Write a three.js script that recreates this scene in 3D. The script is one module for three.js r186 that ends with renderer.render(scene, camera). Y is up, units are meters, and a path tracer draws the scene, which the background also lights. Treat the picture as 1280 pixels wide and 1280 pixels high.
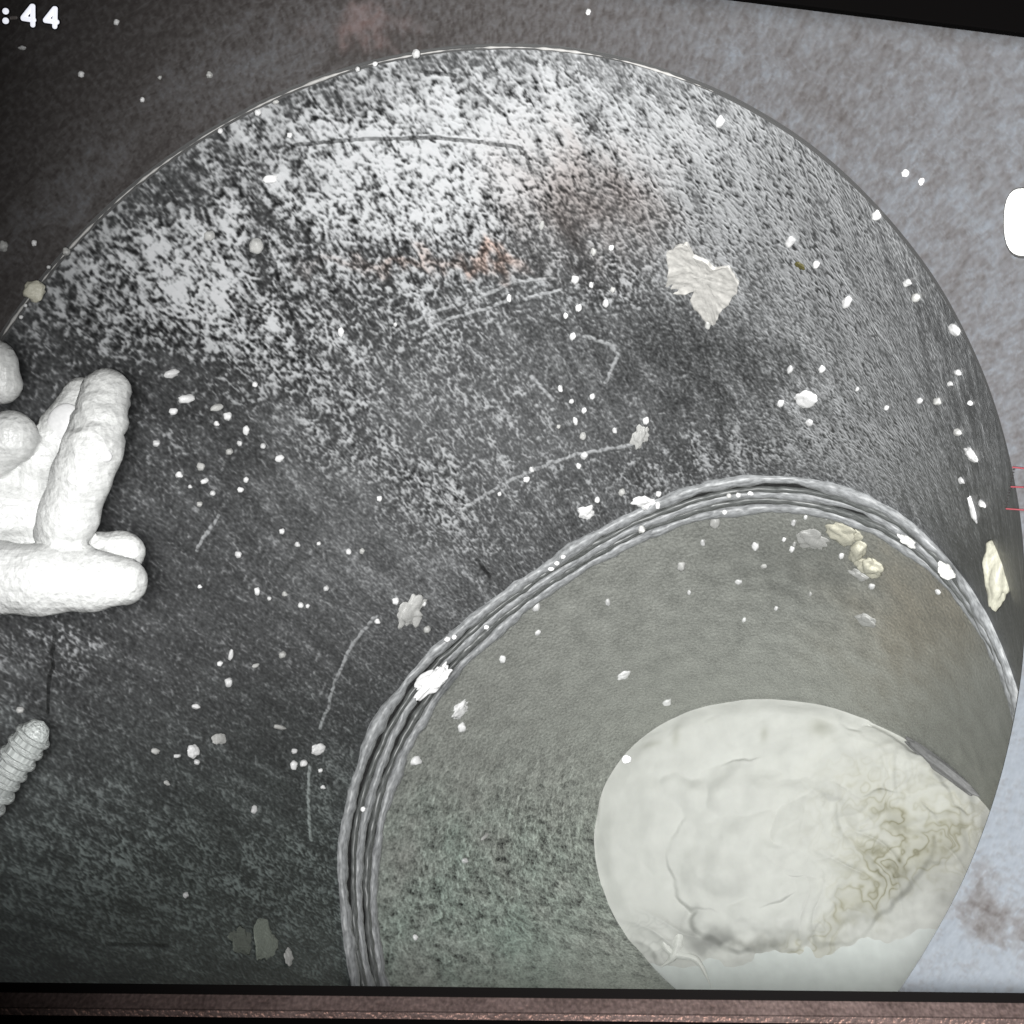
import * as THREE from 'three';
import { mergeGeometries, mergeVertices } from 'three/addons/utils/BufferGeometryUtils.js';
import { MarchingCubes } from 'three/addons/objects/MarchingCubes.js';
import { ImprovedNoise } from 'three/addons/math/ImprovedNoise.js';

// ---------------------------------------------------------------- camera, lamps, exposure
const scene = new THREE.Scene();
scene.background = new THREE.Color(0x000000);
const F = 2327;                                                     // focal length in pixels of a 1280 pixel picture
const camera = new THREE.PerspectiveCamera(2 * Math.atan(640 / F) * 180 / Math.PI, 1, 0.02, 20);
camera.position.set(0, 0, 0);
camera.lookAt(0, 0, -1);
scene.add(camera);
const renderer = new THREE.WebGLRenderer({ antialias: true });
renderer.setSize(1024, 1024);
renderer.toneMapping = THREE.LinearToneMapping;
renderer.toneMappingExposure = 1.0;
renderer.shadowMap.enabled = true;

function lamp(pos, target, power, angle, penumbra, size, color) {
  const l = new THREE.SpotLight(color, power, 0, angle, penumbra, 2);
  l.position.set(...pos); l.target.position.set(...target);
  l.castShadow = true; l.shadow.radius = size; l.shadow.mapSize.set(1024, 1024);
  scene.add(l); scene.add(l.target);
  return l;
}
// the inspection camera's own lamps, beside the lens: a wide one and a narrow one that reaches down the pipe
lamp([-0.012, -0.004, 0.0], [0.30, 0.06, -1.1], 8.8, 0.62, 1.0, 1.2, 0xfbfbfa);
lamp([0.02, 0.0, 0.0], [0.245, -0.285, -1.55], 1.7, 0.20, 1.0, 1.2, 0xf8fff9);
lamp([-0.015, 0.0, 0.0], [-0.235, -0.05, -0.8], 3.0, 0.17, 1.0, 1.0, 0xffffff);  // added spot that only brightens the hand

// ---------------------------------------------------------------- helpers
const V3 = (x, y, z) => new THREE.Vector3(x, y, z);
const clamp = (x, a = 0, b = 1) => Math.min(b, Math.max(a, x));
const lerp = (a, b, t) => a + (b - a) * t;
const sstep = (a, b, x) => { const t = clamp((x - a) / (b - a)); return t * t * (3 - 2 * t); };
let seed = 4417;
const rnd = () => { seed = (seed + 0x6D2B79F5) | 0; let t = Math.imul(seed ^ (seed >>> 15), 1 | seed); t = t + Math.imul(t ^ (t >>> 7), 61 | t) ^ t; return ((t ^ (t >>> 14)) >>> 0) / 4294967296; };
// gradient noise with a seeded table
const perm = new Uint8Array(512);
{ const p = [...Array(256).keys()]; for (let i = 255; i > 0; i--) { const j = Math.floor(rnd() * (i + 1)); [p[i], p[j]] = [p[j], p[i]]; } for (let i = 0; i < 512; i++) perm[i] = p[i & 255]; }
const GX = [], GY = []; for (let i = 0; i < 256; i++) { const a = i / 256 * Math.PI * 2 * 7.13; GX.push(Math.cos(a)); GY.push(Math.sin(a)); }
function noise2(x, y) {
  const xi = Math.floor(x), yi = Math.floor(y), fx = x - xi, fy = y - yi, X = xi & 255, Y = yi & 255;
  const u = fx * fx * fx * (fx * (fx * 6 - 15) + 10), v = fy * fy * fy * (fy * (fy * 6 - 15) + 10);
  const h = (a, b, dx, dy) => { const k = perm[perm[a & 255] + (b & 255)]; return GX[k] * dx + GY[k] * dy; };
  return lerp(lerp(h(X, Y, fx, fy), h(X + 1, Y, fx - 1, fy), u), lerp(h(X, Y + 1, fx, fy - 1), h(X + 1, Y + 1, fx - 1, fy - 1), u), v) * 1.5;
}
const fbm = (x, y, n = 3) => { let s = 0, a = 0.6; for (let i = 0; i < n; i++) { s += a * noise2(x, y); x = x * 2.07 + 13.1; y = y * 2.07 + 7.7; a *= 0.5; } return s; };
const n3 = new ImprovedNoise();
const at = (px, py, d) => V3((px - 640) / F * d, -(py - 640) / F * d, -d);
const used = {};
function numbered(n) { if (used[n] === undefined) { used[n] = 0; return n; } used[n]++; return n + '_' + String(used[n]).padStart(3, '0'); }
function tag(o, label, category, group, kind) { o.userData.label = label; if (category) o.userData.category = category; if (group) o.userData.group = group; if (kind) o.userData.kind = kind; return o; }
function mesh(name, geo, mat, parent) { const m = new THREE.Mesh(geo, mat); m.name = parent ? name : numbered(name); m.castShadow = m.receiveShadow = true; (parent || scene).add(m); return m; }
function group(name, pos) { const g = new THREE.Group(); g.name = numbered(name); if (pos) g.position.copy(pos); scene.add(g); return g; }
const srgb = x => { x = clamp(x); return Math.round(255 * (x <= 0.0031308 ? x * 12.92 : 1.055 * Math.pow(x, 1 / 2.4) - 0.055)); };

// ---------------------------------------------------------------- the pipe: oval rings along a tilted axis
const S = 1.15;
const AX = V3(0.25475608, -0.32754354, -0.90984316);
const E1 = V3(0.96700535, 0.08629085, 0.23969679), E2 = V3(0, 0.94088741, -0.33871947);
const ring = (c, a, b, ang, w = [0, 0, 0, 0]) => ({ w, c: V3(...c).multiplyScalar(S), a: a * S, b: b * S, ang });
const C1 = ring([-0.0409, -0.0305, -0.7877], 0.2458, 0.2610, 0.018);
const C2 = ring([0.0940, -0.1835, -1.0547], 0.1866, 0.2211, -0.729, [-0.0075, 0.0023, 0.0012, -0.029]);
const C2b = ring([0.1055, -0.1904, -1.0970], 0.1810, 0.2147, -0.765, [-0.0039, 0.0012, 0.0012, -0.0133]);
const C3 = ring([0.2197, -0.2704, -1.3869], 0.1673, 0.1242, -0.476);
const rad = (r, t) => { const x = Math.cos(t - r.ang) / r.a, y = Math.sin(t - r.ang) / r.b; return (1 + r.w[0] * Math.cos(3 * t) + r.w[1] * Math.sin(3 * t) + r.w[2] * Math.cos(4 * t) + r.w[3] * Math.sin(4 * t)) / Math.sqrt(x * x + y * y); };
function ringPoint(r, t, k = 1, dz = 0) {
  const q = rad(r, t) * k;
  return r.c.clone().addScaledVector(E1, Math.cos(t) * q).addScaledVector(E2, Math.sin(t) * q).addScaledVector(AX, dz);
}
// a surface through rows(t) -> list of points, v along the list
function loftPos(rows, t, v) {
  const n = rows.length - 1, s = clamp(v) * n, i = Math.min(n - 1, Math.floor(s));
  return rows[i](t).lerp(rows[i + 1](t), s - i);
}
function loftGeo(pos, nt, nv, uOf = t => t / (2 * Math.PI)) {
  const P = [], U = [], I = [];
  for (let j = 0; j <= nv; j++) for (let i = 0; i <= nt; i++) {
    const t = i / nt * 2 * Math.PI, p = pos(t, j / nv); P.push(p.x, p.y, p.z); U.push(uOf(t), j / nv);
  }
  for (let j = 0; j < nv; j++) for (let i = 0; i < nt; i++) { const a = j * (nt + 1) + i, b = a + 1, c = a + nt + 1, d = c + 1; I.push(a, b, c, b, d, c); }
  const g = new THREE.BufferGeometry();
  g.setAttribute('position', new THREE.Float32BufferAttribute(P, 3)); g.setAttribute('uv', new THREE.Float32BufferAttribute(U, 2)); g.setIndex(I);
  g.computeVertexNormals();
  const N = g.attributes.normal;                                   // weld the normals at the seam
  for (let j = 0; j <= nv; j++) { const a = j * (nt + 1), b = a + nt; const x = N.getX(a) + N.getX(b), y = N.getY(a) + N.getY(b), z = N.getZ(a) + N.getZ(b), l = Math.hypot(x, y, z) || 1; N.setXYZ(a, x / l, y / l, z / l); N.setXYZ(b, x / l, y / l, z / l); }
  return g;
}
const wob = (t, k) => 0.0012 * noise2(Math.cos(t) * 6 + k, Math.sin(t) * 6);
const outerPos = (t, v) => loftPos([q => ringPoint(C1, q, 1.85, -0.10), q => ringPoint(C1, q, 1.012 + wob(q, 3), 0)], t, v);
const rimPos = (t, v) => loftPos([q => ringPoint(C1, q, 1.012 + wob(q, 3), 0), q => ringPoint(C1, q, 1.010 + wob(q, 3), 0.005)], t, v);
const upperPos = (t, v) => loftPos([q => ringPoint(C1, q, 1.010 + wob(q, 3), 0.005), q => ringPoint(C2, q, 1.0, -0.004)], t, v);
const farPos = (t, v) => loftPos([q => ringPoint(C2b, q, 1.0, 0.004), q => ringPoint(C3, q, 1.0, 0)], t, v);
const project = p => [640 + p.x / -p.z * F, 640 - p.y / -p.z * F];

// ---------------------------------------------------------------- pipe textures: grain, scale deposits and painted brightness in surface metres
const blob = (x, y, cx, cy, rx, ry, a = 0) => { const c = Math.cos(a), s = Math.sin(a), dx = x - cx, dy = y - cy, u = (dx * c + dy * s) / rx, v = (-dx * s + dy * c) / ry; return Math.exp(-(u * u + v * v)); };
const segD = (x, y, pts) => { let m = 1e9; for (let i = 0; i + 1 < pts.length; i++) { const [ax, ay] = pts[i], [bx, by] = pts[i + 1], dx = bx - ax, dy = by - ay, h = clamp(((x - ax) * dx + (y - ay) * dy) / (dx * dx + dy * dy)); m = Math.min(m, Math.hypot(x - ax - dx * h, y - ay - dy * h)); } return m; };
function pipeTexture(W, H, pos, tOf, R, L, shade) {
  const col = new Uint8Array(W * H * 4), bmp = new Uint8Array(W * H * 4), rgh = new Uint8Array(W * H * 4), o = [0, 0, 0, 0, 0];
  // project a coarse grid once, to know where on the wall each patch seen in the photograph lies
  const gw = 257, gh = 129, gx = new Float32Array(gw * gh), gy = new Float32Array(gw * gh);
  for (let j = 0; j < gh; j++) for (let i = 0; i < gw; i++) { const [x, y] = project(pos(tOf(i / (gw - 1)), j / (gh - 1))); gx[j * gw + i] = x; gy[j * gw + i] = y; }
  for (let j = 0; j < H; j++) for (let i = 0; i < W; i++) {
    const u = (i + 0.5) / W, v = (j + 0.5) / H, a = u * (gw - 1), b = v * (gh - 1), ia = Math.min(gw - 2, a | 0), ib = Math.min(gh - 2, b | 0), fa = a - ia, fb = b - ib, k = ib * gw + ia;
    const lx = lerp(lerp(gx[k], gx[k + 1], fa), lerp(gx[k + gw], gx[k + gw + 1], fa), fb), ly = lerp(lerp(gy[k], gy[k + 1], fa), lerp(gy[k + gw], gy[k + gw + 1], fa), fb);
    shade(tOf(u) * R, v * L, lx, ly, o);
    const q = 4 * (j * W + i);
    col[q] = srgb(o[0]); col[q + 1] = srgb(o[1]); col[q + 2] = srgb(o[2]); col[q + 3] = 255;
    bmp[q] = bmp[q + 1] = bmp[q + 2] = clamp(o[3]) * 255; bmp[q + 3] = 255;
    rgh[q] = rgh[q + 1] = rgh[q + 2] = clamp(o[4]) * 255; rgh[q + 3] = 255;
  }
  return [col, bmp, rgh].map((d, k) => { const t = new THREE.DataTexture(d, W, H); t.magFilter = THREE.LinearFilter; t.minFilter = THREE.LinearMipmapLinearFilter; t.generateMipmaps = true; if (!k) t.colorSpace = THREE.SRGBColorSpace; t.wrapS = t.wrapT = THREE.ClampToEdgeWrapping; t.needsUpdate = true; return t; });
}
const pipeMat = ([map, bumpMap, roughnessMap], bumpScale) => new THREE.MeshPhysicalMaterial({ map, bumpMap, roughnessMap, roughness: 1, bumpScale, side: THREE.DoubleSide, specularIntensity: 0.6 });

function shadeOuter(s, d, x, y, o) {
  const w1 = fbm(s * 30, d * 30, 3), w2 = fbm(s * 90 + 5, d * 70, 3), g = fbm(s * 330, d * 200, 3);
  const X = x + w1 * 70, Y = y + w2 * 40;
  // paler and bluer on the right and below, darker and browner top left
  let pale = sstep(560, 1000, X + 0.15 * Y) * 0.7 + 0.42 * blob(X, Y, 90, 255, 40, 110, 0.8) + 0.40 * blob(X, Y, 320, 85, 140, 45, -0.35) + 0.2 * blob(X, Y, 600, 20, 200, 50);
  pale *= 0.9 + 0.5 * w2 * (1 - 0.6 * sstep(1050, 1200, X) * sstep(500, 900, Y));
  pale += 0.42 * sstep(1050, 1180, X) * sstep(600, 950, Y);
  pale -= 0.75 * blob(X, Y, 1245, 1135, 36, 46) + 0.15 * blob(X, Y, 1040, 110, 60, 90, 0.5) + 0.1 * blob(X, Y, 1210, 1040, 20, 80, 0.3);
  const wisp = Math.pow(1 - Math.abs(noise2(s * 130 + w1 * 3, d * 120)), 8) * 0.16 * (1 - sstep(500, 800, X));
  const fil = Math.pow(1 - Math.abs(noise2(s * 75 + w2 * 2.5, d * 70 + w1 * 2)), 6);
  const cal = 1 - 0.55 * sstep(700, 1000, X);
  const k = clamp(pale + g * 0.34 * (0.5 + 0.5 * cal) + wisp * 1.3 + 0.22 * (fil - 0.25) * (0.4 + clamp(pale)) - 0.25 * blob(X, Y, 130, 245, 18, 110, 0.75) - 0.2 * blob(X, Y, 480, 60, 130, 12, -0.25));
  const b = lerp(0.038, 0.132, k), pink = 0.06 * blob(X, Y, 462, 30, 34, 22);  // pink: a reflection painted into the wall colour
  o[0] = b * lerp(1.12, 0.93, k) + pink; o[1] = b * lerp(0.98, 1.01, k) + pink * 0.55; o[2] = b * lerp(0.93, 1.13, k) + pink * 0.5;
  o[3] = 0.5 + 0.3 * w2 + 0.35 * g; o[4] = 0.55 + 0.3 * g;
}
const cracks = [[[368, 182], [430, 176], [540, 172], [600, 178], [652, 186]], [[330, 300], [345, 330], [352, 370], [372, 410]], [[202, 228], [216, 250], [226, 272]], [[590, 108], [608, 124], [628, 142]], [[655, 190], [660, 212]], [[526, 90], [548, 92], [568, 95]], [[68, 795], [62, 850], [60, 890]], [[135, 1180], [210, 1182]], [[598, 700], [612, 720]]];
const scratches = [[[495, 412], [556, 385], [600, 372], [640, 352], [690, 348]], [[530, 418], [560, 398], [610, 385], [640, 372]], [[655, 374], [700, 362]], [[757, 478], [768, 455], [774, 442], [764, 432], [730, 420]], [[400, 910], [420, 850], [445, 800], [470, 770]], [[575, 640], [620, 610], [660, 590], [720, 568], [790, 556]], [[245, 688], [262, 662], [272, 645]], [[1050, 345], [1080, 390], [1110, 430], [1140, 480]], [[388, 960], [386, 1000], [388, 1050]], [[665, 470], [690, 500]]];
function shadeUpper(s, d, x, y, o) {
  const w1 = fbm(s * 26, d * 14, 3), w2 = fbm(s * 80 + 9, d * 34, 3);
  const X = x + w1 * 60, Y = y + w2 * 45;
  const streak = noise2(s * 150 + w1 * 1.5, d * 9) * 0.6 + noise2(s * 330 + 7, d * 16) * 0.5;      // drips and scour marks along the pipe
  let D = 0.68 * blob(X, Y, 490, 240, 250, 95, 0.05) + 0.5 * blob(X, Y, 720, 190, 260, 80) + 0.38 * blob(X, Y, 560, 130, 330, 60) + 0.4 * blob(X, Y, 960, 250, 150, 160, 0.9)
    + 0.5 * blob(X, Y, 150, 370, 130, 90, -0.5) + 0.5 * blob(X, Y, 270, 370, 120, 80, 0.6) + 0.30 * blob(X, Y, 420, 530, 170, 44, 0.85) + 0.3 * blob(X, Y, 570, 640, 110, 60, 0.7) + 0.36 * blob(X, Y, 900, 575, 190, 30, -0.2) + 0.4 * blob(X, Y, 1090, 540, 120, 50, 0.5) + 0.35 * blob(X, Y, 1070, 420, 90, 150, -0.45)
    + 0.3 * blob(X, Y, 130, 1090, 160, 110) + 0.25 * blob(X, Y, 330, 1120, 80, 80) + 0.22 * blob(X, Y, 410, 1100, 26, 160) + 0.3 * blob(X, Y, 60, 800, 60, 40) + 0.32 * blob(X, Y, 480, 400, 180, 80) + 0.25 * blob(X, Y, 620, 520, 150, 100) + 0.34 * blob(X, Y, 760, 370, 60, 40) + 0.28 * blob(X, Y, 240, 520, 60, 70, 0.8);
  D -= 0.3 * blob(X, Y, 730, 250, 80, 60) + 0.3 * blob(X, Y, 840, 440, 150, 60) + 0.25 * blob(X, Y, 1000, 500, 60, 35) + 0.34 * blob(X, Y, 335, 290, 14, 130, 0.12) + 0.2 * blob(X, Y, 1190, 560, 50, 160, -0.3) + 0.3 * blob(X, Y, 240, 500, 70, 36, 0.7);
  D = clamp(D * (1 + 0.8 * w2) + 0.10 + 0.14 * streak);
  // fine worm-like scale: short streaks that run along the pipe
  const ww = noise2(s * 160 + 4, d * 60) * 0.7, wv = noise2(s * 120 + 14, d * 70 + 3) * 0.7;
  const g1 = noise2(s * 340 + ww * 1.2, d * 165 + wv * 1.2), g2 = noise2(s * 600 + 31 + ww, d * 290 + wv), g3 = noise2(s * 1050, d * 480), g0 = noise2(s * 110 + 50, d * 48);
  const st = g1 * 0.55 + g2 * 0.46 + g3 * 0.26 + g0 * 0.22;
  // pale patches with a ragged, grainy margin; brightness at top and right painted in
  const litFilm = clamp(0.78 * blob(X, Y, 680, 140, 440, 110) + 0.72 * blob(X, Y, 940, 210, 250, 170, 0.5) + 0.74 * blob(X, Y, 1090, 420, 140, 250, -0.45) + 0.6 * blob(X, Y, 1120, 560, 150, 80, 0.4) + 0.3 * blob(X, Y, 560, 260, 300, 100) + 0.22 * blob(X, Y, 520, 470, 230, 120) + 0.26 * blob(X, Y, 560, 690, 120, 70, -0.7) + 0.3 * blob(X, Y, 860, 590, 200, 34, -0.25)
    + 0.24 * blob(X, Y, 130, 1090, 170, 130) + 0.24 * blob(X, Y, 410, 1100, 30, 200) + 0.22 * blob(X, Y, 60, 810, 70, 40) + 0.3 * blob(X, Y, 130, 330, 150, 80, -0.6) + 0.12 * blob(X, Y, 360, 720, 120, 140)
    - 0.2 * blob(X, Y, 1190, 540, 34, 130, -0.25) - 0.2 * blob(X, Y, 720, 250, 70, 60) + 0.16 * w2 + 0.16 * streak);
  const pale = sstep(0.55 - litFilm - 0.6, 0.55 - litFilm + 0.6, st);
  const th = lerp(0.66, -0.20, D), wdt = 0.34 + 0.16 * blob(X, Y, 1040, 330, 190, 260, -0.4) + 0.16 * blob(X, Y, 640, 100, 300, 60) + 0.14 * sstep(760, 1000, Y);
  const white = sstep(th - wdt, th + wdt, st);
  const halo = sstep(th - 0.70, th - 0.22, st);                     // bare wall between the grains is dark and wet
  const salt = sstep(0.25, 0.7, D);
  const grit = Math.exp((0.80 - 0.30 * clamp(blob(X, Y, 330, 800, 260, 220) + blob(X, Y, 620, 560, 180, 110))) * (g2 * 0.8 + g3 * 0.7 + g1 * 0.4 + streak * 0.45 + w2 * 0.6));
  let base = lerp(0.076 + 0.055 * clamp(blob(X, Y, 600, 520, 260, 150) + blob(X, Y, 480, 700, 140, 120)), 0.34, clamp(litFilm * 0.8 + 0.45 * (pale - 0.5) * (0.3 + litFilm))) * lerp(1, 0.2 + 0.8 * halo, salt) * grit;
  base *= 1 - 0.32 * clamp(blob(X, Y, 250, 505, 110, 45, 0.6) + blob(X, Y, 850, 440, 130, 50) + 0.7 * blob(X, Y, 330, 290, 26, 120, 0.12) + 0.6 * blob(X, Y, 90, 830, 60, 60)) * sstep(-0.5, 0.5, 1 - st);  // shade painted in as dark bands beside the hand and below the flake
  const topc = lerp(0.34, 0.60, clamp(1.4 * D - 0.2)) * (1 - 0.35 * blob(X, Y, 1040, 330, 190, 260, -0.4)) * (1 - 0.45 * sstep(800, 1000, Y));
  let b = lerp(Math.max(0.012, base), topc, white * (0.4 + 0.6 * sstep(0.05, 0.35, D)));
  // hairline cracks and pale scratches
  let bump = 0.4 + 0.35 * white + 0.1 * g2;
  const xr = x + w2 * 5, yr = y + g1 * 1.5;
  for (const c of cracks) { const q = segD(xr, yr, c); if (q < 5) { const h = sstep(3.4, 1.4, q) * (0.75 + 0.5 * g2); b *= 1 - 0.85 * clamp(h); bump -= 0.4 * clamp(h); } }
  for (const c of scratches) { const q = segD(xr, yr, c); if (q < 5) { const h = clamp(sstep(3.0, 0.8, q) * (0.82 + 0.9 * g2 + 0.4 * w2)); b = lerp(b, 0.46, h * 0.85); bump += 0.2 * h; } }
  const rust = 0.5 * blob(X, Y, 730, 250, 90, 60, 0.4) + 1.3 * blob(X, Y, 610, 330, 44, 12) + 0.8 * blob(X, Y, 490, 330, 70, 10), cool = 0.02, green = 0.10 * sstep(800, 1150, Y);
  b *= 1 - 0.3 * blob(X, Y, 730, 250, 80, 55, 0.4);
  o[0] = b * (1 + 0.20 * rust - cool - green); o[1] = b * (1 - 0.03 * rust + green * 0.2); o[2] = b * (1 - 0.13 * rust + cool - green * 0.4);
  o[3] = bump; o[4] = 0.42 + 0.25 * white + 0.1 * g2;
}
function shadeFar(s, d, x, y, o) {
  const w1 = fbm(s * 22, d * 12, 3), w2 = fbm(s * 70 + 3, d * 30, 3);
  const X = x + w1 * 60, Y = y + w2 * 40;
  const gm = noise2(s * 130 + w1 * 2, d * 46 + w2) * 0.6 + noise2(s * 260 + 8, d * 90 + w2 * 2) * 0.6;
  const g1 = noise2(s * 210 + w2 * 2, d * 70), g2 = noise2(s * 520, d * 180), g3 = noise2(s * 950, d * 360), st = g1 * 0.5 + g2 * 0.35 + g3 * 0.25;
  const rough = clamp(blob(X, Y, 560, 1120, 140, 160) * 0.9 + blob(X, Y, 720, 1060, 90, 110) * 0.7 + blob(X, Y, 800, 1160, 70, 60) * 0.5);
  let b = 0.36 + 0.06 * blob(X, Y, 720, 830, 160, 120) + 0.05 * blob(X, Y, 1000, 830, 200, 60) - 0.10 * blob(X, Y, 1010, 700, 130, 45, 0.2) - 0.06 * blob(X, Y, 1180, 800, 60, 90) - 0.05 * blob(X, Y, 1190, 930, 60, 60) + 0.05 * blob(X, Y, 900, 1215, 260, 30);  // tone is darker below the ring top and towards the right
  b *= 1 + 0.30 * g3 + 0.22 * g2 + 0.25 * w2 + rough * (st * 0.8 + gm * 0.9);
  const tuft = sstep(0.42, 0.62, st) * (0.12 + 0.5 * blob(X, Y, 1000, 680, 160, 40)) ; b = lerp(b, 0.42, tuft * 0.5);
  const ripple = 0.5 + 0.5 * Math.sin((d * 190 + w1 * 5)); b *= 1 - 0.22 * sstep(0.93, 1.0, d / 0.42) * ripple;
  const green = blob(X, Y, 600, 1150, 200, 150) * 0.12 * (1 + w1), brown = 0.10 * blob(X, Y, 1150, 770, 90, 90);
  o[0] = b * (0.98 - green + brown); o[1] = b * 1.0; o[2] = b * (0.93 - green * 0.3 - brown);
  o[3] = 0.5 + rough * (0.3 * st + 0.4 * gm) + 0.08 * g2; o[4] = 0.5 + 0.15 * g2;
}
const T0 = -0.55, TS = 4.75;                                        // the seen arc of the first pipe length gets the whole texture
const uUpper = t => { let q = t - T0; q -= Math.floor(q / (2 * Math.PI)) * 2 * Math.PI; return q <= TS ? q / TS : 1 - (q - TS) / (2 * Math.PI - TS); };
const full = u => u * 2 * Math.PI;
const texOuter = pipeTexture(2048, 1024, outerPos, full, 0.40, 0.30, shadeOuter);
const texUpper = pipeTexture(2048, 1024, upperPos, u => T0 + u * TS, 0.24, 0.36, shadeUpper);
const texFar = pipeTexture(2048, 1024, farPos, full, 0.19, 0.42, shadeFar);
const matOuter = pipeMat(texOuter, 0.0006), matUpper = pipeMat(texUpper, 0.0011), matFar = pipeMat(texFar, 0.0036);

tag(mesh('outer_wall', loftGeo(outerPos, 360, 40), matOuter), 'blotchy brown and bluish grey wall around the big round opening', 'pipe wall', null, 'structure');
{
  const g = loftGeo(upperPos, 420, 60, uUpper);
  tag(mesh('inner_wall', g, matUpper), 'dark pipe wall speckled with white scale inside the big opening', 'pipe wall', null, 'structure');
}
tag(mesh('far_wall', loftGeo(farPos, 360, 60), matFar), 'smooth grey pipe wall beyond the ridged ring, around the white grease', 'pipe wall', null, 'structure');
const grainMat = (lo, hi, rough, tint = [1, 1, 1], bump = false) => {
  const N = 256, d = new Uint8Array(N * N * 4), b = new Uint8Array(N * N * 4);
  for (let j = 0; j < N; j++) for (let i = 0; i < N; i++) {
    const k = clamp(0.5 + 0.55 * fbm(i / 14, j / 14, 4)), v = lerp(lo, hi, k), q = 4 * (j * N + i);
    d[q] = srgb(v * tint[0]); d[q + 1] = srgb(v * tint[1]); d[q + 2] = srgb(v * tint[2]); d[q + 3] = 255; b[q] = b[q + 1] = b[q + 2] = k * 255; b[q + 3] = 255;
  }
  const mk = (x, c) => { const t = new THREE.DataTexture(x, N, N); t.magFilter = THREE.LinearFilter; t.wrapS = t.wrapT = THREE.MirroredRepeatWrapping; if (c) t.colorSpace = THREE.SRGBColorSpace; t.needsUpdate = true; return t; };
  return new THREE.MeshPhysicalMaterial({ map: mk(d, true), ...(bump ? { bumpMap: mk(b), bumpScale: 0.0008 } : {}), roughness: rough, side: THREE.DoubleSide });
};
tag(mesh('opening_edge', loftGeo(rimPos, 360, 2), grainMat(0.06, 0.16, 0.7)), 'thin dark cut edge running round the big opening', 'pipe edge', null, 'structure');

// surfaces under a pixel, for things that lie on the walls
const pickers = [[outerPos, 240, 12], [upperPos, 240, 24], [farPos, 240, 24]].map(([pos, nt, nv]) => {
  const A = []; for (let j = 0; j <= nv; j++) for (let i = 0; i <= nt; i++) A.push(pos(i / nt * 2 * Math.PI, j / nv));
  const pr = A.map(project), tri = [];
  for (let j = 0; j < nv; j++) for (let i = 0; i < nt; i++) { const a = j * (nt + 1) + i, b = a + 1, c = a + nt + 1, e = c + 1; tri.push([a, b, c], [b, e, c]); }
  return { A, pr, tri };
});
function pick(px, py) {
  let best = null;
  pickers.forEach(({ A, pr, tri }, k) => {
    for (const [a, b, c] of tri) {
      const [x1, y1] = pr[a], [x2, y2] = pr[b], [x3, y3] = pr[c], det = (x2 - x1) * (y3 - y1) - (x3 - x1) * (y2 - y1);
      if (Math.abs(det) < 1e-9) continue;
      const u = ((px - x1) * (y3 - y1) - (x3 - x1) * (py - y1)) / det, v = ((x2 - x1) * (py - y1) - (px - x1) * (y2 - y1)) / det;
      if (u < -1e-4 || v < -1e-4 || u + v > 1.0001) continue;
      const n = A[b].clone().sub(A[a]).cross(A[c].clone().sub(A[a])).normalize(), ray = at(px, py, 1);
      const z = A[a].dot(n) / ray.dot(n), p = ray.multiplyScalar(z);
      if (!best || z < best.z) { if (n.dot(p) > 0) n.negate(); best = { z, p, n, k }; }
    }
  });
  return best || { z: 1, p: at(px, py, 1), n: V3(0, 0, 1), k: 1 };
}

// ---------------------------------------------------------------- the ridged ring between the two pipe lengths
const ringMat = grainMat(0.03, 0.22, 0.40, [0.97, 1.02, 1.0]), ringPale = grainMat(0.10, 0.50, 0.46, [0.97, 1.0, 1.02]), ringDark = grainMat(0.02, 0.08, 0.35);
for (const m of [ringMat, ringPale]) { m.clearcoat = 0.10; m.clearcoatRoughness = 0.35; }
{
  const g = group('sealing_ring', C2.c);
  tag(g, 'ridged oval sealing ring around the mouth of the far pipe', 'sealing ring');
  const loc = geo => geo.translate(-C2.c.x, -C2.c.y, -C2.c.z);
  const between = (t, s) => ringPoint(C2, t, 1, 0).lerp(ringPoint(C2b, t, 1, 0), s);
  mesh('ring_base', loc(loftGeo((t, v) => between(t, lerp(-0.06, 1.10, v)).addScaledVector(AX, 0.003), 360, 4, t => t * 8)), ringDark, g);
  const ridge = (s, r, up) => loftGeo((t, v) => {
    const a = v * 2 * Math.PI, p = between(t, s + 0.07 * noise2(t * 3.1 + s * 40, s * 9) + 0.025 * noise2(t * 14 + s * 11, 4)), c = C2.c.clone().lerp(C2b.c, s), out = p.clone().sub(c).normalize();
    const q = r * (1 + 0.5 * noise2(t * 6 + s * 20, 7) + 0.3 * noise2(t * 22 + s * 70, Math.cos(a) * 0.5 + s * 30) + 0.10 * noise2(t * 60, Math.sin(a)));
    return p.addScaledVector(out, Math.cos(a) * q - up).addScaledVector(AX, Math.sin(a) * q * 1.1 - r * 0.2);
  }, 720, 12, t => t * 2.1 + s * 1.7);
  [[0.0, 0.0044, 0.001, ringPale], [0.26, 0.0022, 0.002, ringMat], [0.46, 0.0034, 0.002, ringPale], [0.72, 0.0026, 0.002, ringMat], [1.0, 0.0040, 0.001, ringPale]].forEach(([s, r, up, m]) => mesh('ridge', loc(ridge(s, r, up)), m, g));
}
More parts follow.
